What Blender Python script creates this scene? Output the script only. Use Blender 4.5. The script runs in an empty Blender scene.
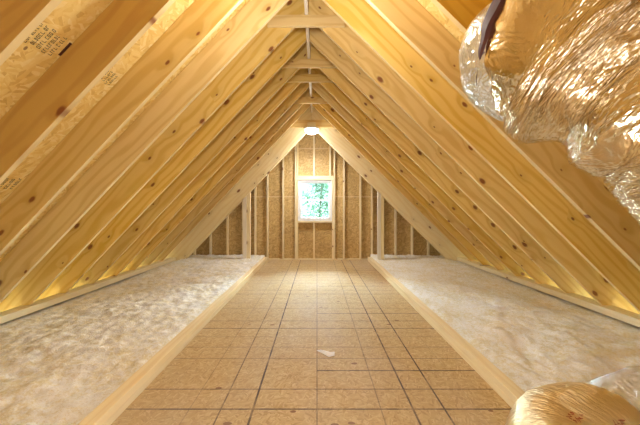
import bpy, bmesh, math, random
from mathutils import Vector, Matrix, noise
random.seed(7)
SC = bpy.context.scene
COL = SC.collection

# ------------------------------------------------------------------ tuning
F = 284.0                    # focal length in pixels for a 640 px wide frame
CAM_Z = 1.27
AL, SL = 2.366, 1.05         # left roof: underside of rafters  Z = CAM_Z + AL + SL*X
AR, SR = 2.124, 0.985        # right roof: Z = CAM_Z + AR - SR*X
TOPV = 0.385                 # vertical depth of a rafter
Y0, PITCH = 3.257, 0.47      # depth of reference rafter and spacing
YEND = 7.19                  # gable sheathing
YNEAR = -1.75

def zl(x, d=0.0): return CAM_Z + AL + d + SL * x
def zr(x, d=0.0): return CAM_Z + AR + d - SR * x
RX = (AR - AL) / (SL + SR)   # ridge x
RZ = zl(RX)

# ------------------------------------------------------------------ node helpers
class NT:
    def __init__(s, name):
        s.m = bpy.data.materials.new(name); s.m.use_nodes = True
        s.t = s.m.node_tree; s.t.nodes.clear()
        s.out = s.n('ShaderNodeOutputMaterial')
        s.b = s.n('ShaderNodeBsdfPrincipled')
        s.l(s.b.outputs[0], s.out.inputs[0])
    def n(s, typ, **kw):
        nd = s.t.nodes.new(typ)
        for k, v in kw.items(): setattr(nd, k, v)
        return nd
    def l(s, a, b): s.t.links.new(a, b)
    def put(s, sock, v):
        if hasattr(v, 'links') or isinstance(v, bpy.types.NodeSocket): s.l(v, sock)
        else: sock.default_value = v
    def math(s, op, a, b=0.0, c=0.0, clamp=False):
        nd = s.n('ShaderNodeMath', operation=op, use_clamp=clamp)
        s.put(nd.inputs[0], a); s.put(nd.inputs[1], b); s.put(nd.inputs[2], c)
        return nd.outputs[0]
    def vmath(s, op, a, b=(0, 0, 0)):
        nd = s.n('ShaderNodeVectorMath', operation=op)
        s.put(nd.inputs[0], a); s.put(nd.inputs[1], b)
        return nd.outputs[0]
    def mix(s, fac, a, b):
        nd = s.n('ShaderNodeMix', data_type='RGBA')
        s.put(nd.inputs[0], fac)
        s.put(nd.inputs[6], a if isinstance(a, bpy.types.NodeSocket) else (*a, 1))
        s.put(nd.inputs[7], b if isinstance(b, bpy.types.NodeSocket) else (*b, 1))
        return nd.outputs[2]
    def sep(s, v):
        nd = s.n('ShaderNodeSeparateXYZ'); s.l(v, nd.inputs[0]); return nd.outputs
    def comb(s, x, y, z):
        nd = s.n('ShaderNodeCombineXYZ')
        for i, v in enumerate((x, y, z)): s.put(nd.inputs[i], v)
        return nd.outputs[0]
    def noise(s, v, scale=1.0, detail=3.0, rough=0.5, dist=0.0):
        nd = s.n('ShaderNodeTexNoise'); s.l(v, nd.inputs['Vector'])
        nd.inputs['Scale'].default_value = scale; nd.inputs['Detail'].default_value = detail
        nd.inputs['Roughness'].default_value = rough; nd.inputs['Distortion'].default_value = dist
        return nd
    def vor(s, v, scale=1.0, dim='3D', feature='F1'):
        nd = s.n('ShaderNodeTexVoronoi', voronoi_dimensions=dim, feature=feature)
        s.l(v, nd.inputs['Vector']); nd.inputs['Scale'].default_value = scale
        return nd
    def rng(s, v, a, b, c=0.0, d=1.0, smooth=False):
        nd = s.n('ShaderNodeMapRange')
        if smooth: nd.interpolation_type = 'SMOOTHSTEP'
        s.put(nd.inputs[0], v)
        for i, q in enumerate((a, b, c, d)): s.put(nd.inputs[i + 1], q)
        return nd.outputs[0]
    def obj(s): return s.n('ShaderNodeTexCoord').outputs['Object']
    def rand(s): return s.n('ShaderNodeObjectInfo').outputs['Random']
    def bump(s, h, dist=0.002, strength=0.5):
        nd = s.n('ShaderNodeBump'); nd.inputs['Distance'].default_value = dist
        nd.inputs['Strength'].default_value = strength
        s.l(h, nd.inputs['Height']); s.l(nd.outputs[0], s.b.inputs['Normal'])

def wood(name, light, dark, knotcol=(0.22, 0.06, 0.015), knots=0.5, rough=0.55, edge=None):
    """sawn pine: long axis = local X"""
    k = NT(name)
    o = k.obj(); r = k.rand()
    off = k.comb(k.math('MULTIPLY', r, 37.3), k.math('MULTIPLY', r, 11.7), k.math('MULTIPLY', r, 23.9))
    p = k.vmath('ADD', o, off)
    x, y, z = k.sep(p)
    # knots live in the plane of the wide face
    kp = k.comb(k.math('MULTIPLY', x, 2.6), k.math('MULTIPLY', z, 4.9), 0.0)
    v = k.vor(kp, 1.0, '2D')
    d = v.outputs['Distance']
    cr, cg, cb = k.sep(v.outputs['Color'])
    on = k.math('LESS_THAN', cr, knots)
    rad = k.math('ADD', 0.035, k.math('MULTIPLY', k.math('POWER', cg, 2.0), 0.10))
    kn = k.noise(k.comb(k.math('MULTIPLY', x, 22.0), 0.0, k.math('MULTIPLY', z, 30.0)), 1.0, 2.0)
    d = k.math('ADD', d, k.math('MULTIPLY', k.math('SUBTRACT', kn.outputs[0], 0.5), 0.05))
    km = k.math('MULTIPLY', on, k.rng(k.math('DIVIDE', d, rad), 0.55, 1.25, 1.0, 0.0, True))
    halo = k.math('MULTIPLY', on, k.rng(d, 0.0, 0.42, 1.0, 0.0, True))
    # growth rings swirl around the knots
    warp = k.noise(k.comb(k.math('MULTIPLY', x, 0.7), k.math('MULTIPLY', y, 5.0), k.math('MULTIPLY', z, 4.0)), 1.0, 2.0)
    zz = k.math('ADD', k.math('MULTIPLY', z, 26.0), k.math('MULTIPLY', warp.outputs[0], 9.0))
    zz = k.math('ADD', zz, k.math('MULTIPLY', halo, 1.6))
    zz = k.math('ADD', zz, k.math('MULTIPLY', y, 40.0))
    ring = k.math('SINE', k.math('MULTIPLY', zz, 2.6))
    ring = k.rng(ring, -0.2, 1.0, 0.0, 1.0, True)
    fine = k.noise(k.comb(k.math('MULTIPLY', x, 3.0), k.math('MULTIPLY', y, 90.0), k.math('MULTIPLY', z, 110.0)), 1.0, 3.0, 0.6)
    big = k.noise(k.comb(k.math('MULTIPLY', x, 0.8), k.math('MULTIPLY', y, 3.0), k.math('MULTIPLY', z, 3.0)), 1.0, 2.0)
    fac = k.math('ADD', k.math('MULTIPLY', ring, 0.50), k.math('MULTIPLY', fine.outputs[0], 0.28))
    fac = k.math('ADD', fac, k.math('MULTIPLY', k.rng(big.outputs[0], 0.3, 0.7), 0.28), clamp=True)
    c = k.mix(fac, light, dark)
    tint = k.n('ShaderNodeHueSaturation')
    k.l(c, tint.inputs['Color'])
    r2 = k.math('FRACT', k.math('MULTIPLY', r, 17.13))
    k.l(k.rng(r, 0, 1, 0.88, 1.10), tint.inputs['Value'])
    k.l(k.rng(r2, 0, 1, 0.88, 1.06), tint.inputs['Saturation'])
    c = tint.outputs[0]
    if edge:      # light from below painted onto the narrow edges as a paler tint
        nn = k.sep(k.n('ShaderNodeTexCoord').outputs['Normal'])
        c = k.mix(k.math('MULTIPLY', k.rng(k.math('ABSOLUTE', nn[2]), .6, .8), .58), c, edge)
    c = k.mix(k.math('MULTIPLY', halo, 0.28), c, tuple(q * 0.7 for q in dark))
    c = k.mix(k.math('MULTIPLY', km, 0.95), c, knotcol)
    k.l(c, k.b.inputs['Base Color'])
    k.b.inputs['Roughness'].default_value = rough
    k.bump(k.math('SUBTRACT', fine.outputs[0], km), 0.0012, 0.35)
    return k.m

def osb(name, cols, scale=1.0, seams=None, rough=0.6, plane='xy', speck=0.0):
    """oriented strand board; strands as stretched cells in three directions"""
    k = NT(name)
    o = k.obj()
    x, y, z = k.sep(o)
    a, b = {'xy': (x, y), 'xz': (x, z), 'xyz': (x, y)}[plane]
    if plane == 'xyz': b = k.math('ADD', y, 0.0); a = x
    wob = k.noise(o, 6.0 * scale, 2.0)
    layers = []
    for i, ang in enumerate((0.25, 1.25, 2.35)):
        ca, sa = math.cos(ang), math.sin(ang)
        u = k.math('ADD', k.math('MULTIPLY', a, ca), k.math('MULTIPLY', b, sa))
        w = k.math('SUBTRACT', k.math('MULTIPLY', b, ca), k.math('MULTIPLY', a, sa))
        w = k.math('ADD', w, k.math('MULTIPLY', wob.outputs[0], 0.004))
        p = k.comb(k.math('MULTIPLY', u, 11.0 * scale), k.math('MULTIPLY', w, 42.0 * scale), float(i) * 7)
        v = k.vor(p, 1.0)
        layers.append(k.sep(v.outputs['Color']))
    sel = k.vor(k.comb(k.math('MULTIPLY', a, 16.0 * scale), k.math('MULTIPLY', b, 16.0 * scale), 3.0), 1.0)
    s0 = k.sep(sel.outputs['Color'])[0]
    f = k.n('ShaderNodeMix'); k.l(k.math('GREATER_THAN', s0, 0.4), f.inputs[0])
    k.l(layers[0][0], f.inputs[2]); k.l(layers[1][0], f.inputs[3])
    g = k.n('ShaderNodeMix'); k.l(k.math('GREATER_THAN', s0, 0.75), g.inputs[0])
    k.l(f.outputs[0], g.inputs[2]); k.l(layers[2][0], g.inputs[3])
    ramp = k.n('ShaderNodeValToRGB')
    e = ramp.color_ramp.elements
    e[0].position = 0.0; e[0].color = (*cols[0], 1)
    e[1].position = 1.0; e[1].color = (*cols[-1], 1)
    for i, c in enumerate(cols[1:-1]):
        q = e.new((i + 1) / (len(cols) - 1)); q.color = (*c, 1)
    fl = k.noise(o, 60.0 * scale, 3.0, 0.6)
    big = k.noise(o, 1.3, 3.0)
    val = k.math('ADD', k.math('MULTIPLY', g.outputs[0], 0.62), k.math('MULTIPLY', fl.outputs[0], 0.24))
    val = k.math('ADD', val, k.math('MULTIPLY', k.rng(big.outputs[0], 0.3, 0.7), 0.16))
    k.l(val, ramp.inputs[0])
    c = ramp.outputs[0]
    if speck:
        sv = k.vor(k.comb(k.math('MULTIPLY', a, 5.0), k.math('MULTIPLY', b, 9.0), 1.0), 1.0)
        m = k.math('MULTIPLY', k.math('LESS_THAN', sv.outputs['Distance'], 0.13), k.math('LESS_THAN', k.sep(sv.outputs['Color'])[1], speck))
        c = k.mix(k.math('MULTIPLY', m, 0.75), c, (0.16, 0.05, 0.02))
    if seams:
        c = seams(k, x, y, z, c)
    k.l(c, k.b.inputs['Base Color'])
    k.b.inputs['Roughness'].default_value = rough
    k.bump(g.outputs[0], 0.0015, 0.25)
    return k.m

def line(k, coord, pos, hw):
    return k.math('LESS_THAN', k.math('ABSOLUTE', k.math('SUBTRACT', coord, pos)), hw)

def floor_seams(k, x, y, z, c):
    inkn = k.noise(k.obj(), 9.0, 3.0)
    ink = k.rng(inkn.outputs[0], 0.28, 0.55, 0.5, 1.0)
    tot = None
    def add(m, s):
        nonlocal tot
        m = k.math('MULTIPLY', m, s)
        tot = m if tot is None else k.math('MAXIMUM', tot, m)
    for px, hw, s in ((-0.81, .003, .45), (-0.61, .005, .75), (-0.406, .007, .95), (0.0, .0045, .6),
                      (0.406, .004, .55), (0.61, .0065, .95), (0.81, .006, .9), (-1.02, .002, .2), (1.02, .002, .25)):
        add(line(k, x, px, hw), s)
    # across the floor: nailing lines every 0.2 / 0.4 m, staggered left and right of the centre joint
    left = k.math('LESS_THAN', x, 0.0); right = k.math('GREATER_THAN', x, 0.0)
    def rows(off, strong, side):
        yy = k.math('FLOORED_MODULO', k.math('SUBTRACT', y, off), 1.22)
        for q, s in ((0.0, strong), (0.2, .75), (0.61, .55), (0.81, .5), (1.02, .35)):
            hw = .0065 if q == 0.0 else .005
            add(k.math('MULTIPLY', k.math('LESS_THAN', k.math('ABSOLUTE', k.math('SUBTRACT', yy, q + .006)), hw), side), s)
    rows(1.796, .9, left); rows(1.796 - .0, .85, right)
    yy = k.math('FLOORED_MODULO', k.math('SUBTRACT', y, 2.226), 1.22)
    add(k.math('MULTIPLY', k.math('LESS_THAN', k.math('ABSOLUTE', k.math('SUBTRACT', yy, .006)), .0065), right), .9)
    tot = k.math('MULTIPLY', tot, ink)
    c = k.mix(tot, c, (0.045, 0.025, 0.02))
    # scuffs and tracked dust, paler and greyer where people walked in from the stair end
    st = k.noise(k.vmath('MULTIPLY', k.obj(), (1.2, 0.5, 1)), 1.0, 4.0, 0.6)
    c = k.mix(k.rng(st.outputs[0], 0.42, 0.72, 0.0, 0.35), c, (0.50, 0.42, 0.36))
    return c

def wall_seams(k, x, y, z, c):
    a = k.math('MAXIMUM', line(k, z, CAM_Z + 0.31, .012), line(k, z, CAM_Z + 1.53, .012))
    return k.mix(k.math('MULTIPLY', a, .7), c, (0.72, 0.56, 0.34))

M = {}
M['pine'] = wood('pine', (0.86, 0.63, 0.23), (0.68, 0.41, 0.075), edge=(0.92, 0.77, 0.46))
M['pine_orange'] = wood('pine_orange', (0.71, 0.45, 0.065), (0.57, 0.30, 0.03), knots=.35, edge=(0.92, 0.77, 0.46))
M['pine_pale'] = wood('pine_pale', (0.89, 0.77, 0.51), (0.80, 0.64, 0.34), knots=0.3)
M['pine_curb'] = wood('pine_curb', (0.88, 0.75, 0.49), (0.78, 0.61, 0.34), knots=0.0)
M['spruce'] = wood('spruce', (0.86, 0.80, 0.72), (0.78, 0.70, 0.60), knots=0.05)
M['osb_roof'] = osb('osb_roof', [(0.55, 0.30, 0.07), (0.80, 0.54, 0.16), (0.87, 0.64, 0.24), (0.95, 0.78, 0.42)], plane='xy', speck=.22, scale=1.2)
M['osb_wall'] = osb('osb_wall', [(0.28, 0.17, 0.055), (0.48, 0.31, 0.11), (0.58, 0.39, 0.15), (0.72, 0.53, 0.27)], plane='xz', seams=wall_seams, scale=1.0)
M['osb_floor'] = osb('osb_floor', [(0.30, 0.18, 0.065), (0.49, 0.325, 0.135), (0.56, 0.39, 0.18), (0.69, 0.52, 0.29)], plane='xy', seams=floor_seams, speck=.2, scale=2.2, rough=.75)
M['osb_floor'].node_tree.nodes['Principled BSDF'].inputs['Specular IOR Level'].default_value = .25

def plain(name, col, rough=0.5, metal=0.0, nz=0.0, ns=20.0, emit=None, es=0.0):
    k = NT(name)
    if nz:
        f = k.noise(k.obj(), ns, 3.0)
        c = k.mix(k.rng(f.outputs[0], 0.3, 0.7), col, tuple(q * (1 - nz) for q in col))
        k.l(c, k.b.inputs['Base Color'])
    else: k.b.inputs['Base Color'].default_value = (*col, 1)
    k.b.inputs['Roughness'].default_value = rough
    k.b.inputs['Metallic'].default_value = metal
    if emit:
        k.b.inputs['Emission Color'].default_value = (*emit, 1); k.b.inputs['Emission Strength'].default_value = es
    return k.m
M['vinyl'] = plain('white_vinyl', (0.85, 0.86, 0.88), 0.35, nz=.04)
M['ink'] = plain('stamp_ink', (0.05, 0.03, 0.02), 0.7, nz=.3, ns=90)
M['darkstain'] = plain('dark_stain', (0.09, 0.02, 0.012), 0.6, nz=.3, ns=60)
M['red_ink'] = plain('red_ink', (0.45, 0.05, 0.04), 0.5, nz=.2, ns=90)
M['paper'] = plain('paper', (0.88, 0.86, 0.82), 0.7, nz=.05)
M['metal'] = plain('galvanised', (0.6, 0.6, 0.62), 0.35, 1.0, nz=.1)
M['bark'] = plain('bark', (0.16, 0.12, 0.09), 0.9, nz=.4, ns=12)
M['ground'] = plain('pale_gravel', (0.045, 0.06, 0.045), 0.9, nz=.3, ns=3)
M['shingle'] = plain('shingle', (0.12, 0.11, 0.10), 0.9, nz=.3, ns=30)
M['porcelain'] = plain('porcelain', (0.85, 0.85, 0.83), 0.3, nz=.03)
M['bulb'] = plain('lit_dome', (0.9, 0.9, 0.88), 0.3, emit=(1.0, 0.93, 0.78), es=3.5)

def leafmat(name, a, b):
    k = NT(name)
    f = k.noise(k.obj(), 1.5, 2.0)
    c = k.mix(k.rng(f.outputs[0], 0.35, 0.65), a, b)
    k.l(c, k.b.inputs['Base Color']); k.b.inputs['Roughness'].default_value = 0.5
    tr = k.n('ShaderNodeBsdfTranslucent'); k.l(c, tr.inputs[0])
    mx = k.n('ShaderNodeMixShader'); mx.inputs[0].default_value = 0.22
    k.l(k.b.outputs[0], mx.inputs[1]); k.l(tr.outputs[0], mx.inputs[2]); k.l(mx.outputs[0], k.out.inputs[0])
    return k.m
M['leaf1'] = leafmat('leaf_light', (0.09, 0.19, 0.11), (0.16, 0.27, 0.18))
M['leaf2'] = leafmat('leaf_deep', (0.05, 0.13, 0.08), (0.09, 0.19, 0.12))

def glassmat():
    k = NT('window_glass')
    g = k.n('ShaderNodeBsdfGlossy'); g.inputs['Roughness'].default_value = 0.02
    t = k.n('ShaderNodeBsdfTransparent'); t.inputs[0].default_value = (0.94, 1.0, 0.98, 1)
    fr = k.n('ShaderNodeFresnel'); fr.inputs[0].default_value = 1.5
    mx = k.n('ShaderNodeMixShader'); k.l(fr.outputs[0], mx.inputs[0]); k.l(t.outputs[0], mx.inputs[1]); k.l(g.outputs[0], mx.inputs[2])
    k.l(mx.outputs[0], k.out.inputs[0])
    return k.m
M['glass'] = glassmat()

def foil(name, col, r0, r1, bs=0.5, tint=None, streak=1.0):
    k = NT(name)
    o = k.obj()
    n1 = k.noise(o, 26.0, 4.0, 0.6, 0.6)
    n2 = k.noise(o, 9.0, 3.0, 0.6)
    v = k.vor(k.vmath('ADD', o, k.vmath('SCALE', k.noise(o, 20.0, 2.0).outputs[1])), 30.0, '3D')
    if tint: k.l(k.mix(k.rng(n2.outputs[0], 0.40, 0.62), col, tint), k.b.inputs['Base Color'])
    else: k.b.inputs['Base Color'].default_value = (*col, 1)
    k.b.inputs['Metallic'].default_value = 1.0
    k.l(k.rng(n2.outputs[0], 0.3, 0.7, r0, r1), k.b.inputs['Roughness'])
    uvn = k.n('ShaderNodeTexCoord').outputs['UV']
    us, vs_, _ = k.sep(uvn)
    an = k.math('MULTIPLY', vs_, 2 * math.pi)
    slant = k.math('ADD', us, k.math('MULTIPLY', k.noise(o, 5.0, 2.0).outputs[0], .05))
    st = k.noise(k.comb(k.math('MULTIPLY', slant, 75.0), k.math('MULTIPLY', k.math('SINE', an), 2.6), k.math('MULTIPLY', k.math('COSINE', an), 2.6)), 1.0, 3.0, 0.6)
    rdg = k.math('ABSOLUTE', k.math('SUBTRACT', st.outputs[0], 0.5))
    h = k.math('ADD', k.math('MULTIPLY', n1.outputs[0], 0.5), k.math('MULTIPLY', rdg, -3.0 * streak))
    k.bump(h, 0.007, bs)
    return k.m
M['foil'] = foil('foil_jacket', (0.80, 0.70, 0.53), 0.10, 0.22, 0.75)
M['foil_gold'] = foil('foil_gold', (0.93, 0.82, 0.56), 0.28, 0.45, 0.8)
M['foil_tape'] = foil('foil_tape', (0.84, 0.91, 0.97), 0.10, 0.26, 0.9)
M['foil_tape'].node_tree.nodes['Principled BSDF'].inputs['Metallic'].default_value = .75

def insul():
    k = NT('blown_insulation')
    o = k.obj()
    a = k.noise(o, 25.0, 6.0, 0.72, 0.4); b = k.noise(o, 3.6, 3.0, 0.55); c3 = k.noise(o, 70.0, 3.0, 0.7)
    v = k.vor(k.vmath('ADD', o, k.vmath('SCALE', k.noise(o, 25.0, 2.0).outputs[1])), 26.0)
    f = k.math('ADD', k.math('MULTIPLY', a.outputs[0], 0.65), k.math('MULTIPLY', b.outputs[0], 0.35))
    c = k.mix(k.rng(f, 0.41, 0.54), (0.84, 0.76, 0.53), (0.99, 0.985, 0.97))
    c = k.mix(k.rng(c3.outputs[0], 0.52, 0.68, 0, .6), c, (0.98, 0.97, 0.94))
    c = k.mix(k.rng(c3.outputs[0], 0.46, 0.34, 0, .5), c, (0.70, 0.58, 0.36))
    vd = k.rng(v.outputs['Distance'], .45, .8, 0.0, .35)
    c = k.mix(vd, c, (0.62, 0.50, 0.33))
    k.l(c, k.b.inputs['Base Color']); k.b.inputs['Roughness'].default_value = 1.0
    k.b.inputs['Specular IOR Level'].default_value = 0.1
    k.bump(k.math('ADD', a.outputs[0], k.math('MULTIPLY', c3.outputs[0], .6)), 0.010, 0.5)
    return k.m
M['insul'] = insul()

# ------------------------------------------------------------------ object helpers
def tag(o, label=None, cat=None, group=None, kind=None):
    if label: o['label'] = label
    if cat: o['category'] = cat
    if group: o['group'] = group
    if kind: o['kind'] = kind
    return o

def link(name, bm, mat, parent=None, loc=(0, 0, 0), roty=0.0, bevel=0.0, smooth=False):
    bmesh.ops.recalc_face_normals(bm, faces=bm.faces)
    me = bpy.data.meshes.new(name); bm.to_mesh(me); bm.free()
    me.materials.append(M[mat])
    if smooth:
        for p in me.polygons: p.use_smooth = True
    o = bpy.data.objects.new(name, me); COL.objects.link(o)
    o.location = loc; o.rotation_euler = (0, roty, 0)
    if bevel:
        b = o.modifiers.new('edge', 'BEVEL'); b.width = bevel; b.segments = 2; b.limit_method = 'ANGLE'
    if parent: o.parent = parent
    return o

def empty(name, loc=(0, 0, 0)):
    o = bpy.data.objects.new(name, None); COL.objects.link(o); o.location = loc; o.empty_display_size = .1
    return o

def prism_bm(pts, y0, y1, bm=None):
    bm = bm or bmesh.new()
    a = [bm.verts.new((p[0], y0, p[1])) for p in pts]
    b = [bm.verts.new((p[0], y1, p[1])) for p in pts]
    bm.faces.new(a); bm.faces.new(b[::-1])
    n = len(pts)
    for i in range(n):
        bm.faces.new((a[i], a[(i + 1) % n], b[(i + 1) % n], b[i]))
    return bm

def box_bm(x0, x1, y0, y1, z0, z1, bm=None):
    return prism_bm([(x0, z0), (x1, z0), (x1, z1), (x0, z1)], y0, y1, bm)

def timber(name, pts, y0, y1, mat, ang, parent=None, bevel=.002):
    """polygon in world XZ extruded along Y; local X runs along the board (ang about Y)"""
    cx = sum(p[0] for p in pts) / len(pts); cz = sum(p[1] for p in pts) / len(pts); cy = (y0 + y1) / 2
    # local -> world for rotation ang about Y: x = lx*c + lz*s ; z = -lx*s + lz*c
    c, s = math.cos(ang), math.sin(ang)
    loc = [((p[0] - cx) * c - (p[1] - cz) * s, (p[0] - cx) * s + (p[1] - cz) * c) for p in pts]
    return link(name, prism_bm(loc, y0 - cy, y1 - cy), mat, parent, (cx, cy, cz), ang, bevel)

def upright(name, x0, x1, y0, y1, z0, z1l, z1r, mat, parent=None):
    return timber(name, [(x0, z0), (x1, z0), (x1, z1r), (x0, z1l)], y0, y1, mat, math.pi / 2, parent)

def runner(name, x0, x1, y0, y1, z0, z1, mat, parent=None, bevel=.002):
    """board that runs along world Y, local X along the board"""
    cx, cy, cz = (x0 + x1) / 2, (y0 + y1) / 2, (z0 + z1) / 2
    L, w, h = y1 - y0, x1 - x0, z1 - z0
    o = link(name, box_bm(-L / 2, L / 2, -w / 2, w / 2, -h / 2, h / 2), mat, parent, (cx, cy, cz), 0, bevel)
    o.rotation_euler = (0, 0, math.pi / 2)
    return o

# ------------------------------------------------------------------ setting
bm = box_bm(-1.23, 1.25, YNEAR, YEND, -.022, 0)
tag(link('floor', bm, 'osb_floor'), kind='structure')
# the flat ceiling boards of the rooms below, under the insulation
tag(link('floor', box_bm(-3.45, 3.45, YNEAR, YEND, -.30, -.28), 'vinyl'), kind='structure')

EAVE = 3.82
LA, RA = math.atan(SL), math.atan(SR)
# roof sheathing, local XY is the board plane
def sheath(side):
    a = -LA if side < 0 else RA
    if side < 0: p0 = (RX, zl(RX, TOPV)); p1 = (-EAVE, zl(-EAVE, TOPV))
    else: p0 = (RX, zr(RX, TOPV)); p1 = (EAVE, zr(EAVE, TOPV))
    pts = [p0, p1, (p1[0], p1[1] + .02), (p0[0], p0[1] + .02)]
    o = timber('ceiling', pts, YNEAR, YEND + .12, 'osb_roof', a, None, 0)
    return tag(o, kind='structure')
CEIL_L = sheath(-1); CEIL_R = sheath(1)

WX0, WX1, WZ0, WZ1 = -.475, .375, .97, 1.995
def roofz(x, d): return zl(x, d) if x < RX else zr(x, d)
def gable(y0, y1, mat, hole=None):
    bm = bmesh.new(); D = TOPV - .003; E = 3.45
    if hole is None:
        prism_bm([(-E, -.3), (E, -.3), (E, roofz(E, D)), (RX, roofz(RX, D)), (-E, roofz(-E, D))], y0, y1, bm)
    else:
        a, b, c, d = hole
        prism_bm([(-E, -.3), (a, -.3), (a, roofz(a, D)), (-E, roofz(-E, D))], y0, y1, bm)
        prism_bm([(b, -.3), (E, -.3), (E, roofz(E, D)), (b, roofz(b, D))], y0, y1, bm)
        prism_bm([(a, -.3), (b, -.3), (b, c), (a, c)], y0, y1, bm)
        prism_bm([(a, d), (b, d), (b, roofz(b, D)), (RX, roofz(RX, D)), (a, roofz(a, D))], y0, y1, bm)
    return bm
tag(link('wall_back', gable(YEND, YEND + .012, 'osb_wall', (WX0, WX1, WZ0, WZ1)), 'osb_wall'), kind='structure')
tag(link('wall_front', gable(YNEAR - .012, YNEAR, 'osb_wall'), 'osb_wall'), kind='structure')

# ------------------------------------------------------------------ window
def ring(x0, x1, z0, z1, w, y0, y1, wb=None):
    bm = bmesh.new(); wb = wb or w
    box_bm(x0, x0 + w, y0, y1, z0, z1, bm); box_bm(x1 - w, x1, y0, y1, z0, z1, bm)
    box_bm(x0 + w, x1 - w, y0, y1, z1 - w, z1, bm); box_bm(x0 + w, x1 - w, y0, y1, z0, z0 + wb, bm)
    return bm
wy = YEND - .07
win = empty('window_1', ((WX0 + WX1) / 2, wy, WZ0)); tag(win, kind='structure')
def wpart(name, bm, mat, par=None, bevel=.003):
    o = link(name, bm, mat, None, (0, 0, 0), 0, bevel)
    o.parent = win
    o.matrix_parent_inverse = Matrix.Translation(-Vector(win.location))
    return o
wpart('window_frame', ring(WX0 + .002, WX1 - .002, WZ0 + .002, WZ1 - .002, .045, wy, YEND + .02, .055), 'vinyl')
zm = 1.27 + 9 / 40.0
def sash(z0, z1, y):
    s = wpart('sash', ring(WX0 + .047, WX1 - .047, z0, z1, .030, y, y + .03), 'vinyl')
    g = link('pane', box_bm(WX0 + .072, WX1 - .072, y + .012, y + .016, z0 + .03, z1 - .03), 'glass')
    g.parent = s
sash(WZ0 + .057, zm + .018, wy + .01)
sash(zm - .018, WZ1 - .047, wy + .045)
lk = wpart('sash_lock', box_bm(-.09, -.01, wy - .004, wy + .012, zm + .018, zm + .032), 'vinyl')

# ------------------------------------------------------------------ gable framing
SY0, SY1 = 7.10, 7.189
def stud(xc, label, z0=0.02, z1=None, w=.038, mat='pine_pale', y0=SY0, y1=SY1, group='studs of the gable wall'):
    a, b = xc - w / 2, xc + w / 2
    if z1 is None: l, r = roofz(a, .0), roofz(b, .0)
    else: l = r = z1
    o = upright('wall_stud', a, b, y0, y1, z0, l, r, mat)
    return tag(o, label, 'stud', group)
ordn = ['first', 'second', 'third', 'fourth', 'fifth', 'sixth', 'seventh', 'eighth', 'ninth', 'tenth', 'eleventh', 'twelfth', 'thirteenth']
left_s = [-.85, -1.24, -1.55, -1.86, -2.25, -2.675, -3.075]
right_s = [.675, 1.09, 1.38, 1.66, 1.975, 2.39, 2.8, 3.15]
for side, lst in (('left', left_s), ('right', right_s)):
    for i, x in enumerate(lst):
        ht = 'short' if abs(x) > 2.3 else 'tall'
        stud(x, f'{ht} pale gable wall stud, {ordn[i]} stud to the {side} after the pair beside the window')
stud(-.537, 'tall outer stud of the pair on the left side of the window')
stud(.437, 'tall outer stud of the pair on the right side of the window')
stud(-.497, 'short inner stud under the header on the left side of the window', z1=1.995)
stud(.397, 'short inner stud under the header on the right side of the window', z1=1.995)
def over(x, label): stud(x, label, z0=2.10)
over(-.49, 'short stud standing on the window header at its left end')
over(-.075, 'short stud standing on the middle of the window header')
over(.33, 'short stud standing on the window header at its right end')
stud(-.075, 'short stud under the middle of the window sill', z1=.93)
tag(timber('window_header', [(-.517, 1.997), (.417, 1.997), (.417, 2.098), (-.517, 2.098)], SY0 - .004, SY1, 'pine_pale', 0),
    'flat pale timber header lying across the top of the window', 'header')
tag(timber('rough_sill', [(-.477, .932), (.377, .932), (.377, .968), (-.477, .968)], SY0 - .002, SY1, 'pine_pale', 0),
    'thin timber sill board right under the white window', 'sill')
tag(timber('bottom_plate', [(-3.3, -.018), (3.3, -.018), (3.3, .019), (-3.3, .019)], SY0 - .01, SY1, 'pine_pale', 0),
    'long flat timber plate along the foot of the gable wall', 'plate')
# ------------------------------------------------------------------ rafters
def rafter(side, y, label, A=0.0, top=TOPV - .004, th=.038, mat='pine', foot=None, group=None, name='rafter'):
    zf = zl if side < 0 else zr
    PT = .165      # top of the plate
    s = side
    if foot is None:
        xi = (PT - CAM_Z - AL) / SL if s < 0 else -(PT - CAM_Z - AR) / SR
        xo = s * 3.40
        pts = [(RX + s * .021, zf(RX + s * .021, A)), (xi, PT), (xo, PT), (xo, zf(xo, A)),
               (s * 3.75, zf(s * 3.75, A)), (s * 3.80, zf(s * 3.80, A) + .12), (s * 3.80, zf(s * 3.80, top)),
               (RX + s * .021, zf(RX + s * .021, top))]
    else:
        xi = (foot - CAM_Z - AL - A) / SL if s < 0 else -(foot - CAM_Z - AR - A) / SR
        xo = (foot - CAM_Z - AL - top) / SL if s < 0 else -(foot - CAM_Z - AR - top) / SR
        pts = [(RX + s * .002, zf(RX + s * .002, A)), (xi, foot), (xo, foot), (RX + s * .002, zf(RX + s * .002, top))]
    o = timber(name, pts, y, y + th, mat, -LA if s < 0 else RA, None, .0025)
    return tag(o, label, 'rafter', group)

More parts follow.
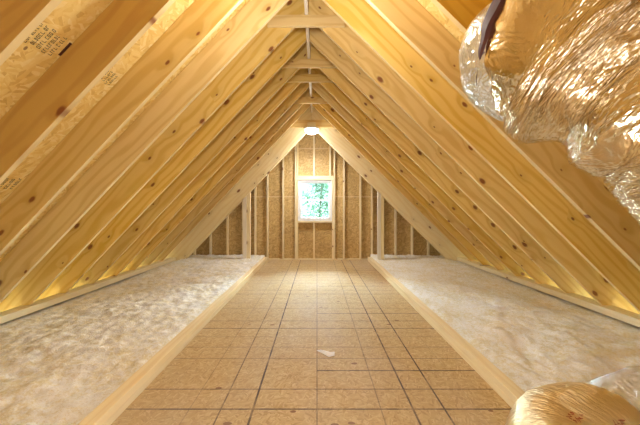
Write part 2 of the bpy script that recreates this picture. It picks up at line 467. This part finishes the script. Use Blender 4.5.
JS = [-6, -5, -4, -3, -2, -1, 0, 1, 2, 3, 4, 5, 6]
def rank_label(side, j):
    s = 'left' if side < 0 else 'right'
    n = j + 4
    near = {-6: f'pine rafter of the {s} slope behind the camera, farthest from the window',
            -5: f'pine rafter of the {s} roof slope just beside the camera'}
    if j in near: return near[j]
    if j == -4:
        return ('dark orange pine rafter in the top left corner of the photo' if side < 0 else
                'pine rafter in the top right corner above the foil duct')
    if j == 6: return f'pine rafter of the {s} slope, last one before the deep beam at the gable'
    extra = {1: 'wide orange', 2: 'wide knotty', 3: 'pale knotty', 4: 'knotty', 5: 'golden', 6: 'golden',
             7: 'golden', 8: 'thin looking', 9: 'thin looking'}.get(n, 'pine')
    return f'{extra} pine rafter on the {s} slope, {ordn[n]} from the near end of the photo'
for j in JS:
    y = Y0 + PITCH * j
    for side in (-1, 1):
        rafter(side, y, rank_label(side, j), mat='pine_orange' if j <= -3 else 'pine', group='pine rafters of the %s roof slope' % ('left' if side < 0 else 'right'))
yd = Y0 + PITCH * 7 - .02
DA_L, DA_R = 2.01 - AL, 1.785 - AR
for side, A in ((-1, DA_L), (1, DA_R)):
    s = 'left' if side < 0 else 'right'
    rafter(side, yd, f'deep pale doubled rafter beam reaching the floor on the {s} near the gable wall', A=A, th=.09,
           mat='pine_pale', foot=.0, name='deep_rafter_beam', group='deep beams before the gable')
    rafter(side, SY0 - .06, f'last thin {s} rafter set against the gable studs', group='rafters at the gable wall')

rb = runner('ridge_board', RX - .019, RX + .019, YNEAR + .02, yd - .004, RZ - .03, RZ + TOPV - .03, 'spruce')
tag(rb, 'long pale ridge board running along the peak of the roof', 'ridge board')

def collar(j, label, z0=2.075, z1=2.20, hl=.44, dy=.041, xc=RX):
    y = Y0 + PITCH * j - dy
    d = random.uniform(-.015, .015)
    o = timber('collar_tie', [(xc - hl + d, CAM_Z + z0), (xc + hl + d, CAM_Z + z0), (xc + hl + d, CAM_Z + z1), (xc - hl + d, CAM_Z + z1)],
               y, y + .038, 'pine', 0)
    return tag(o, label, 'collar tie', 'collar ties under the ridge')
collar(0, 'pine collar tie at the very top of the photo, nearest the camera')
collar(2, 'pine collar tie, second from the camera under the ridge board')
collar(3, 'pine collar tie, third from the camera under the ridge board')
collar(5, 'pine collar tie, fourth from the camera under the ridge board')
collar(7, 'wide pale collar tie across the deep beams, right above the lit lamp', z0=1.86, z1=2.035, hl=.51, dy=.062)
collar(-3, 'pine collar tie under the ridge above the camera')

# plates under the rafter feet
for s, lab, x0 in ((-1, 'left', 3.245), (1, 'right', 3.215)):
    xa, xb = sorted((s * x0, s * 3.392))
    tag(runner('rafter_plate', xa, xb, YNEAR + .02, SY0 - .02, .088, .164, 'pine_pale'),
        f'long pale timber plate carrying the {lab} rafter feet above the insulation', 'plate')
    xa, xb = sorted((s * (x0 + .124), s * 3.392))
    tag(runner('rim_board', xa, xb, YNEAR + .02, SY0 - .02, -.278, .087, 'pine_orange'),
        f'long dark timber rim board in the gap below the {lab} plate', 'board')

# curbs at the floor edges
for s, lab in ((-1, 'left'), (1, 'right')):
    ci = 1.212 if s < 0 else 1.24
    xa, xb = sorted((s * ci, s * (ci + .09)))
    c = empty('floor_curb', (s * 1.257, 2.7, 0))
    tag(c, f'long timber curb of two stacked boards along the {lab} edge of the floor', 'curb')
    for z0, z1, nm in ((.001, .05, 'lower_board'), (.0505, .10, 'upper_board')):
        o = runner(nm, xa, xb, YNEAR + .02, 6.95, z0, z1, 'pine_curb')
        o.parent = c; o.matrix_parent_inverse = Matrix.Translation(-Vector(c.location))

# posts carrying the deep beams
for x0, x1, lab, zt in ((-1.70, -1.54, 'left', zl(-1.70, DA_L)), (1.40, 1.54, 'right', zr(1.54, DA_R))):
    p = empty('post', ((x0 + x1) / 2, yd + .045, 0)); tag(p, f'pale doubled timber post under the {lab} deep beam by the gable', 'post', 'posts under the deep beams')
    xm = (x0 + x1) / 2
    for a, b, mt in ((x0, xm - .001, 'spruce'), (xm + .001, x1, 'pine_pale')):
        zf = zl if x0 < 0 else zr; dd = DA_L if x0 < 0 else DA_R
        o = upright('stud_ply', a, b, yd + .002, yd + .088, .0, zf(a, dd) - .002, zf(b, dd) - .002, mt)
        o.parent = p; o.matrix_parent_inverse = Matrix.Translation(-Vector(p.location))

# ------------------------------------------------------------------ insulation
def insulation(side):
    s = side
    x0, x1 = (1.303 if s < 0 else 1.332), 3.24 if s < 0 else 3.21
    x1 += .12
    y0, y1 = YNEAR + .03, SY0 - .02
    nx, ny = 78, 330
    bm = bmesh.new(); grid = []
    for i in range(ny + 1):
        row = []
        y = y0 + (y1 - y0) * i / ny
        for k in range(nx + 1):
            x = x0 + (x1 - x0) * k / nx
            p = Vector((s * x * 1.0, y, 0))
            h = .055 + .030 * noise.noise(p * 2.2 + Vector((9, 3, s)))
            h += .018 * noise.noise(p * 7 + Vector((2, 7, s * 3))) + .012 * noise.noise(p * 16 + Vector((5, 1, s)))
            h += .013 * noise.noise(p * 33)
            far = max(0.0, (y - 4.6) / 2.4)
            h += .07 * min(far, 1.0)                     # deeper fill towards the gable
            e = (x - x0)
            h = h * min(1.0, .55 + e / .12 * .45) if far < .5 else h
            if x > x1 - .22: h = min(h, .075 + .055 * noise.noise(Vector((0, y * 4.5, s))), .085)
            row.append(bm.verts.new((s * x, y, h)))
        grid.append(row)
    for i in range(ny):
        for k in range(nx):
            bm.faces.new((grid[i][k], grid[i][k + 1], grid[i + 1][k + 1], grid[i + 1][k]))
    # closed sides and bottom so the layer has its real thickness
    loop = grid[0] + [r[-1] for r in grid[1:]] + grid[-1][-2::-1] + [r[0] for r in grid[-2:0:-1]]
    low = [bm.verts.new((v.co.x, v.co.y, -.27)) for v in loop]
    n = len(loop)
    for i in range(n): bm.faces.new((loop[i], loop[(i + 1) % n], low[(i + 1) % n], low[i]))
    bm.faces.new(low)
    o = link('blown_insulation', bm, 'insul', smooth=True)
    lab = 'left' if s < 0 else 'right'
    tag(o, f'fluffy off-white blown insulation filling the {lab} side between curb and eave', 'insulation', None, 'stuff')
insulation(-1); insulation(1)

# ------------------------------------------------------------------ lamps
def lamp(y, label):
    z = CAM_Z + 1.80
    e = empty('ceiling_lamp', (RX, y, z)); tag(e, label, 'lamp', 'round ceiling lamps')
    def lathe(name, prof, mat):
        bm = bmesh.new(); N = 28; rings = []
        for r, zz in prof:
            rings.append([bm.verts.new((r * math.cos(2 * math.pi * i / N), r * math.sin(2 * math.pi * i / N), zz)) for i in range(N)])
        for a, b in zip(rings, rings[1:]):
            for i in range(N): bm.faces.new((a[i], a[(i + 1) % N], b[(i + 1) % N], b[i]))
        bm.faces.new(rings[0]); bm.faces.new(rings[-1][::-1])
        return link(name, bm, mat, e, smooth=True)
    lathe('lamp_base', [(.165, -.001), (.175, -.012), (.175, -.028), (.150, -.034)], 'porcelain')
    lathe('glass_dome', [(.155, -.034), (.158, -.05), (.145, -.085), (.11, -.115), (.06, -.132), (.01, -.137)], 'bulb')
    return e
LY = yd - .20
lamp(LY, 'lit white dome lamp hanging under the far collar tie')
tag(timber('lamp_board', [(RX - .09, CAM_Z + 1.80), (RX + .09, CAM_Z + 1.80), (RX + .09, CAM_Z + 1.88), (RX - .09, CAM_Z + 1.88)], LY - .17, yd - .044 - .02, 'pine_pale', 0),
    'small flat board the far dome lamp is fixed to', 'board')
def point(name, loc, power, rad, col):
    l = bpy.data.lights.new(name, 'POINT'); l.energy = power; l.shadow_soft_size = rad; l.color = col
    o = bpy.data.objects.new(name, l); COL.objects.link(o); o.location = loc
    return o
WARM = (1.0, 0.95, 0.86)
sl = bpy.data.lights.new('lamp_light', 'SPOT'); sl.energy = 115; sl.shadow_soft_size = .16; sl.color = (.97, .98, 1.0)
sl.spot_size = math.radians(168); sl.spot_blend = 1.0
slo = bpy.data.objects.new('lamp_light', sl); COL.objects.link(slo); slo.location = (RX, LY, CAM_Z + 1.60)
point('lamp_glow', (RX, LY - .02, CAM_Z + 1.50), 9, .14, (1.0, .96, .90))
lamp(2.05, 'dome lamp under the ridge above the top edge of the photo')
tag(timber('lamp_board', [(RX - .20, CAM_Z + 1.80), (RX + .20, CAM_Z + 1.80), (RX + .20, CAM_Z + 1.84), (RX - .20, CAM_Z + 1.84)], 1.86, 2.24, 'pine_pale', 0),
    'small flat board the nearer dome lamp is fixed to', 'board')
point('near_lamp_light', (RX, 2.05, CAM_Z + 1.45), 30, .07, (1.0, .98, .95))
point('rear_fill', (-.3, -1.2, .40), 26, .25, (.97, .98, 1.0))  # unseen fill light added behind the camera to even the exposure
point('low_fill', (-.1, .55, .50), 26, .12, (.97, .98, 1.0))  # added low fill to brighten the rafter undersides, no fixture here

# ------------------------------------------------------------------ foil ducts
def px(x, y, z): return Vector(((x - 317) * z / F, z, CAM_Z + (209 - y) * z / F))
def catmull(P, t):
    n = len(P) - 1; i = min(int(t * n), n - 1); u = t * n - i
    g = lambda q: P[max(0, min(n, q))]
    a, b, c, d = g(i - 1), g(i), g(i + 1), g(i + 2)
    return .5 * ((2 * b) + (c - a) * u + (2 * a - 5 * b + 4 * c - d) * u * u + (3 * b - a - 3 * c + d) * u ** 3)
def duct_bm(path, radii, ns, nt, amp, seed, wr=1.0, caps=(True, True), t0=0.0, t1=1.0, grow=0.0):
    bm = bmesh.new(); rings = []
    R = [Vector((r, 0, 0)) for r in radii]
    pts = [catmull(path, t0 + (t1 - t0) * i / ns) for i in range(ns + 1)]
    rad = [catmull(R, t0 + (t1 - t0) * i / ns).x + grow for i in range(ns + 1)]
    s = 0; up = Vector((0.1, .2, 1)); tang = []; slen = [0.0]
    for i in range(ns): slen.append(slen[-1] + (pts[i + 1] - pts[i]).length)
    for i in range(ns + 1):
        a = pts[max(0, i - 1)]; b = pts[min(ns, i + 1)]; tang.append((b - a).normalized())
    nrm = (up - tang[0] * up.dot(tang[0])).normalized()
    for i in range(ns + 1):
        if i: s += (pts[i] - pts[i - 1]).length
        T = tang[i]; nrm = (nrm - T * nrm.dot(T)).normalized(); B = T.cross(nrm)
        row = []
        for k in range(nt):
            th = 2 * math.pi * k / nt
            d = nrm * math.cos(th) + B * math.sin(th)
            q = Vector((math.cos(th), math.sin(th), 0))
            sk = s + .05 * noise.noise(q * 1.5 + Vector((s * 3, 0, seed)))      # slanting folds
            w = 0
            w += (1 - abs(noise.noise(Vector((q.x * 1.1, q.y * 1.1, sk * 38 + seed))) ) * 2.0) * .55
            w += (1 - abs(noise.noise(Vector((q.x * 2.2, q.y * 2.2, sk * 85 + seed * 2))) ) * 2.0) * .30
            w += noise.noise(Vector((q.x * 7, q.y * 7, sk * 22 + seed))) * .5
            big = noise.noise(Vector((q.x * 1.6, q.y * 1.6, s * 5 + seed)))
            r = rad[i] + amp * w * wr + .018 * big
            row.append(bm.verts.new(pts[i] + d * r))
        rings.append(row)
    uv = bm.loops.layers.uv.new('UVMap')
    for i, (a, b) in enumerate(zip(rings, rings[1:])):
        for k in range(nt):
            f = bm.faces.new((a[k], a[(k + 1) % nt], b[(k + 1) % nt], b[k]))
            for lp, (p, q) in zip(f.loops, ((i, k), (i, k + 1), (i + 1, k + 1), (i + 1, k))):
                lp[uv].uv = (slen[p], q / nt)
    if caps[0]: bm.faces.new(rings[0])
    if caps[1]: bm.faces.new(rings[-1])
    return bm

def part_world(name, bm, mat, root, smooth=True):
    o = link(name, bm, mat, None, smooth=smooth)
    o.parent = root; o.matrix_parent_inverse = Matrix.Translation(-Vector(root.location))
    return o

# hanging duct, upper right
dA = empty('foil_duct', px(590, 48, .88)); tag(dA, 'big crinkled silver foil insulated duct bending down from the roof at upper right', 'duct')
pA = [px(562, 38, .97), px(566, 38, .92), px(588, 42, .88), px(618, 58, .84), px(646, 74, .80), px(670, 86, .77), px(706, 104, .74),
      px(780, 180, .70), Vector((1.38, .74, .92)), Vector((1.52, .95, .50)), Vector((1.66, 1.05, .31))]
rA = [.19, .262, .303, .314, .236, .270, .262, .26, .24, .23, .2]
part_world('foil_jacket', duct_bm(pA, rA, 760, 170, .0085, 1.3), 'foil', dA)
part_world('seam_band', duct_bm(pA, rA, 10, 120, .0085, 1.3, t0=.094, t1=.103, grow=.014), 'darkstain', dA)['label'] = 'dark band round the seam'  # dark ring laid over the seam between jacket and end sleeve
pN = [px(564, 44, 1.18), px(540, 52, 1.10), px(525, 58, 1.03), px(529, 55, .985), px(548, 48, .96)]
rN = [.10, .17, .205, .215, .17]
part_world('end_sleeve', duct_bm(pN, rN, 90, 120, .004, 5.1), 'foil_tape', dA)
# duct on the floor, lower right
dB = empty('floor_duct', (1.2, 1.35, 0)); tag(dB, 'short golden foil duct lying across the right curb at the bottom of the photo', 'duct')
pB = [Vector((.95, .25, .21)), Vector((.93, .62, .215)), Vector((.925, .95, .225)), Vector((1.0, 1.17, .245)), Vector((1.16, 1.27, .25)), Vector((1.32, 1.33, .235)), Vector((1.42, 1.37, .22))]
rB = [.17, .185, .19, .19, .195, .185, .15]
jacketB = part_world('foil_jacket', duct_bm(pB, rB, 300, 130, .0055, 8.3), 'foil_gold', dB)
pB2 = [Vector((1.30, 1.34, .20)), Vector((1.38, 1.35, .215)), Vector((1.60, 1.40, .24)), Vector((1.80, 1.46, .24)), Vector((2.05, 1.50, .17))]
rB2 = [.13, .165, .19, .19, .15]
part_world('silver_sleeve', duct_bm(pB2, rB2, 160, 120, .012, 3.7), 'foil_tape', dB)['label'] = 'bright silver crinkled sleeve'

# red printing and a silver rim on the floor duct
def red_print():
    from mathutils.bvhtree import BVHTree
    me = jacketB.data
    tree_ = BVHTree.FromPolygons([v.co.copy() for v in me.vertices], [tuple(p.vertices) for p in me.polygons])
    rnd = random.Random(5)
    # three short lines of block letters that run along the jacket
    for (cx, cy, n, dx, dy) in ((1.03, 1.13, 4, .017, .010), (1.015, 1.145, 3, .017, .010), (1.21, 1.15, 4, .016, .005), (1.19, 1.115, 6, .016, .005), (1.03, 1.06, 4, .016, .010)) or ((1.055, 1.14, 5, .028, .016), (1.03, 1.17, 4, .028, .016), (1.20, 1.17, 6, .026, .008), (1.18, 1.20, 3, .026, .008), (1.22, 1.13, 7, .024, .008)):
        bm = bmesh.new()
        for i in range(n):
            for st in range(4):
                x = cx + dx * i + rnd.choice((0, .007)); y = cy + dy * i + rnd.choice((0, .007))
                horiz = rnd.random() < .5
                a, b = (.0055, .0013) if horiz else (.0013, .0055)
                vs = []
                for (u, v) in ((-a, -b), (a, -b), (a, b), (-a, b)):
                    h = tree_.ray_cast(Vector((x + u, y + v, 1)), Vector((0, 0, -1)))
                    if h[0] is None: break
                    vs.append(bm.verts.new(h[0] + h[1] * .0015))
                if len(vs) == 4: bm.faces.new(vs)
        part_world('printing', bm, 'red_ink', dB, False)['label'] = 'red printed lettering'
red_print()

# ------------------------------------------------------------------ marks on the sheathing
def roof_mark(cx, cy, rows, mat, name, cw, ch, seed, parent):
    """printed marks laid along the left roof sheathing round the point the pixel (cx, cy) looks at"""
    rx, rz = cx - 317, 209 - cy
    t = (AL + TOPV) / (rz - SL * rx)
    P = Vector((rx * t, F * t, CAM_Z + rz * t))
    U = Vector((1, 0, SL)).normalized(); V = Vector((0, 1, 0)); N = Vector((SL, 0, -1)).normalized()
    rnd = random.Random(seed); bm = bmesh.new()
    for (u0, u1, v0, v1) in rows(rnd):
        vs = []
        for n in (.0006, .0014):
            for (u, v) in ((u0, v0), (u1, v0), (u1, v1), (u0, v1)):
                vs.append(bm.verts.new(P + U * u + V * v + N * n))
        for f in ((0, 1, 2, 3), (7, 6, 5, 4), (0, 1, 5, 4), (1, 2, 6, 5), (2, 3, 7, 6), (3, 0, 4, 7)):
            bm.faces.new([vs[i] for i in f])
    o = link(name, bm, mat)
    o.parent = parent
    o.matrix_parent_inverse = parent_inv(parent)
    return o
def parent_inv(p):
    m = Matrix.Translation(p.location) @ p.rotation_euler.to_matrix().to_4x4()
    return m.inverted()
def printed(w, h, lines, cell):
    def f(rnd):
        out = []
        for i in range(lines):
            v = -h / 2 + h * i / (lines - 1)
            u = -w / 2 + rnd.uniform(0, .02)
            while u < w / 2:
                g = cell * rnd.uniform(.6, 1.1); hh = h / lines * .36
                k = rnd.randint(0, 3)
                # small block letters built from strokes
                sw = cell * .22
                out.append((u, u + sw, v - hh, v + hh))
                if k != 1: out.append((u, u + g, v + hh - sw, v + hh))
                if k != 2: out.append((u, u + g * .9, v - hh, v - hh + sw))
                if k == 3: out.append((u + g - sw, u + g, v - hh, v + hh))
                u += g + cell * .45
                if rnd.random() < .15: u += cell * .6
        return out
    return f
roof_mark(45, 40, printed(.155, .15, 5, .013), 'ink', 'grade_stamp', 1, 1, 1, CEIL_L)
roof_mark(108, 78, printed(.11, .09, 4, .013), 'ink', 'grade_stamp', 1, 1, 2, CEIL_L)
roof_mark(9, 184, printed(.12, .09, 3, .016), 'ink', 'grade_stamp', 1, 1, 3, CEIL_L)
roof_mark(65, 50, lambda r: [(-.05, .06, -.012, .012)], 'darkstain', 'dark_mark', 1, 1, 4, CEIL_L)

# ------------------------------------------------------------------ paper scrap on the floor
def scrap():
    bm = bmesh.new()
    z = 2.49
    P = [(-.002, 2.53, .010), (.035, 2.515, .022), (.13, 2.50, .006), (.155, 2.50, .012), (.150, 2.44, .010), (.10, 2.43, .003), (.05, 2.475, .010)]
    top = [bm.verts.new((a, b, c + .002)) for a, b, c in P]
    bot = [bm.verts.new((a, b, c)) for a, b, c in P]
    c1 = bm.verts.new((.09, 2.475, .022)); c2 = bm.verts.new((.09, 2.475, .020))
    n = len(P)
    for i in range(n):
        j = (i + 1) % n
        bm.faces.new((top[i], top[j], c1)); bm.faces.new((bot[j], bot[i], c2)); bm.faces.new((top[j], top[i], bot[i], bot[j]))
    o = link('paper_scrap', bm, 'paper')
    tag(o, 'small folded white paper scrap lying on the middle of the floor', 'paper')
scrap()

# ------------------------------------------------------------------ outside
tag(link('ground', box_bm(-60, 60, -40, 90, -5.3, -5.2), 'ground'), kind='structure')
def tree(x, y, h, cr, cz, mat, label, seed):
    rnd = random.Random(seed)
    e = empty('tree', (x, y, -5.2)); tag(e, label, 'tree', 'trees outside the window')
    bm = bmesh.new(); N = 10; rings = []
    for i in range(9):
        t = i / 8; r = .16 * (1 - .75 * t) * h / 10; ox = .25 * math.sin(t * 3 + seed); oy = .2 * math.cos(t * 2.3 + seed) - .2
        rings.append([bm.verts.new((ox + r * math.cos(2 * math.pi * k / N), oy + r * math.sin(2 * math.pi * k / N), t * h)) for k in range(N)])
    for a, b in zip(rings, rings[1:]):
        for k in range(N): bm.faces.new((a[k], a[(k + 1) % N], b[(k + 1) % N], b[k]))
    bm.faces.new(rings[0]); bm.faces.new(rings[-1])
    link('trunk', bm, 'bark', e, smooth=True)
    bm = bmesh.new()
    for c in range(90):
        a = rnd.uniform(0, 2 * math.pi); rr = cr * math.sqrt(rnd.random()); zz = cz + rnd.uniform(-1, 1) * h * .36
        rr *= max(.35, 1 - abs(zz - cz) / (h * .45))
        C = Vector((rr * math.cos(a), rr * math.sin(a), zz))
        for l in range(60):
            d = Vector((rnd.gauss(0, .36), rnd.gauss(0, .36), rnd.gauss(0, .26)))
            s = rnd.uniform(.06, .13); u = Vector((rnd.gauss(0, 1), rnd.gauss(0, 1), rnd.gauss(0, .6))).normalized()
            v = u.cross(Vector((rnd.gauss(0, 1), rnd.gauss(0, 1), rnd.gauss(0, 1)))).normalized()
            p = C + d
            bm.faces.new([bm.verts.new(p + u * s), bm.verts.new(p + v * s * .6), bm.verts.new(p - u * s), bm.verts.new(p - v * s * .6)])
    link('foliage', bm, mat, e)
TL = [(-1.9, 17, 9.4, 1.6, 5.6, 'leaf1', 'light green leafy tree outside the left half of the window'),
      (.3, 21.5, 9.6, 1.7, 5.6, 'leaf2', 'darker green tree straight outside the middle of the window'),
      (2.9, 18, 9.4, 1.6, 5.6, 'leaf1', 'light green leafy tree outside the right half of the window'),
      (-1.2, 30, 10, 2.2, 5.0, 'leaf1', 'pale green tree farther back outside the window, left of centre'),
      (3.4, 34, 10, 2.2, 5.0, 'leaf2', 'dark green tree farthest back outside the window, right of centre')]
for i, (x, y, h, cr, cz, m, lab) in enumerate(TL): tree(x, y, h, cr, cz, m, lab, i + 3)

# ------------------------------------------------------------------ daylight
w = bpy.data.worlds.new('sky'); SC.world = w; w.use_nodes = True
bg = w.node_tree.nodes['Background']
bg.inputs[0].default_value = (0.72, 0.88, 1.0, 1); bg.inputs[1].default_value = 1.3
sun = bpy.data.lights.new('sun', 'SUN'); sun.energy = 1.0; sun.angle = .02; sun.color = (1, .96, .88)
so = bpy.data.objects.new('sun', sun); COL.objects.link(so); so.rotation_euler = (math.radians(38), 0, math.radians(20))
hz = bpy.data.lights.new('hazy_sun', 'SUN'); hz.energy = 150.0; hz.angle = 1.7; hz.color = (.80, .90, 1)
ho = bpy.data.objects.new('hazy_sun', hz); COL.objects.link(ho); ho.rotation_euler = (math.radians(-52), 0, 0)
def portal(loc, rot, sx, sy):
    l = bpy.data.lights.new('window_portal', 'AREA'); l.shape = 'RECTANGLE'; l.size = sx; l.size_y = sy
    l.cycles.is_portal = True
    o = bpy.data.objects.new('window_portal', l); COL.objects.link(o); o.location = loc; o.rotation_euler = rot

# ------------------------------------------------------------------ camera
cam = bpy.data.cameras.new('camera'); co = bpy.data.objects.new('camera', cam); COL.objects.link(co)
cam.sensor_width = 36; cam.lens = F / 640 * 36
cam.shift_x = 3 / 640; cam.shift_y = -3.5 / 640
cam.clip_start = .05
co.location = (0, 0, CAM_Z); co.rotation_euler = (math.pi / 2, 0, 0)
SC.camera = co
vs = SC.view_settings
vs.view_transform = 'Standard'; vs.look = 'None'; vs.gamma = 1; vs.use_curve_mapping = False
vs.exposure = 0.5
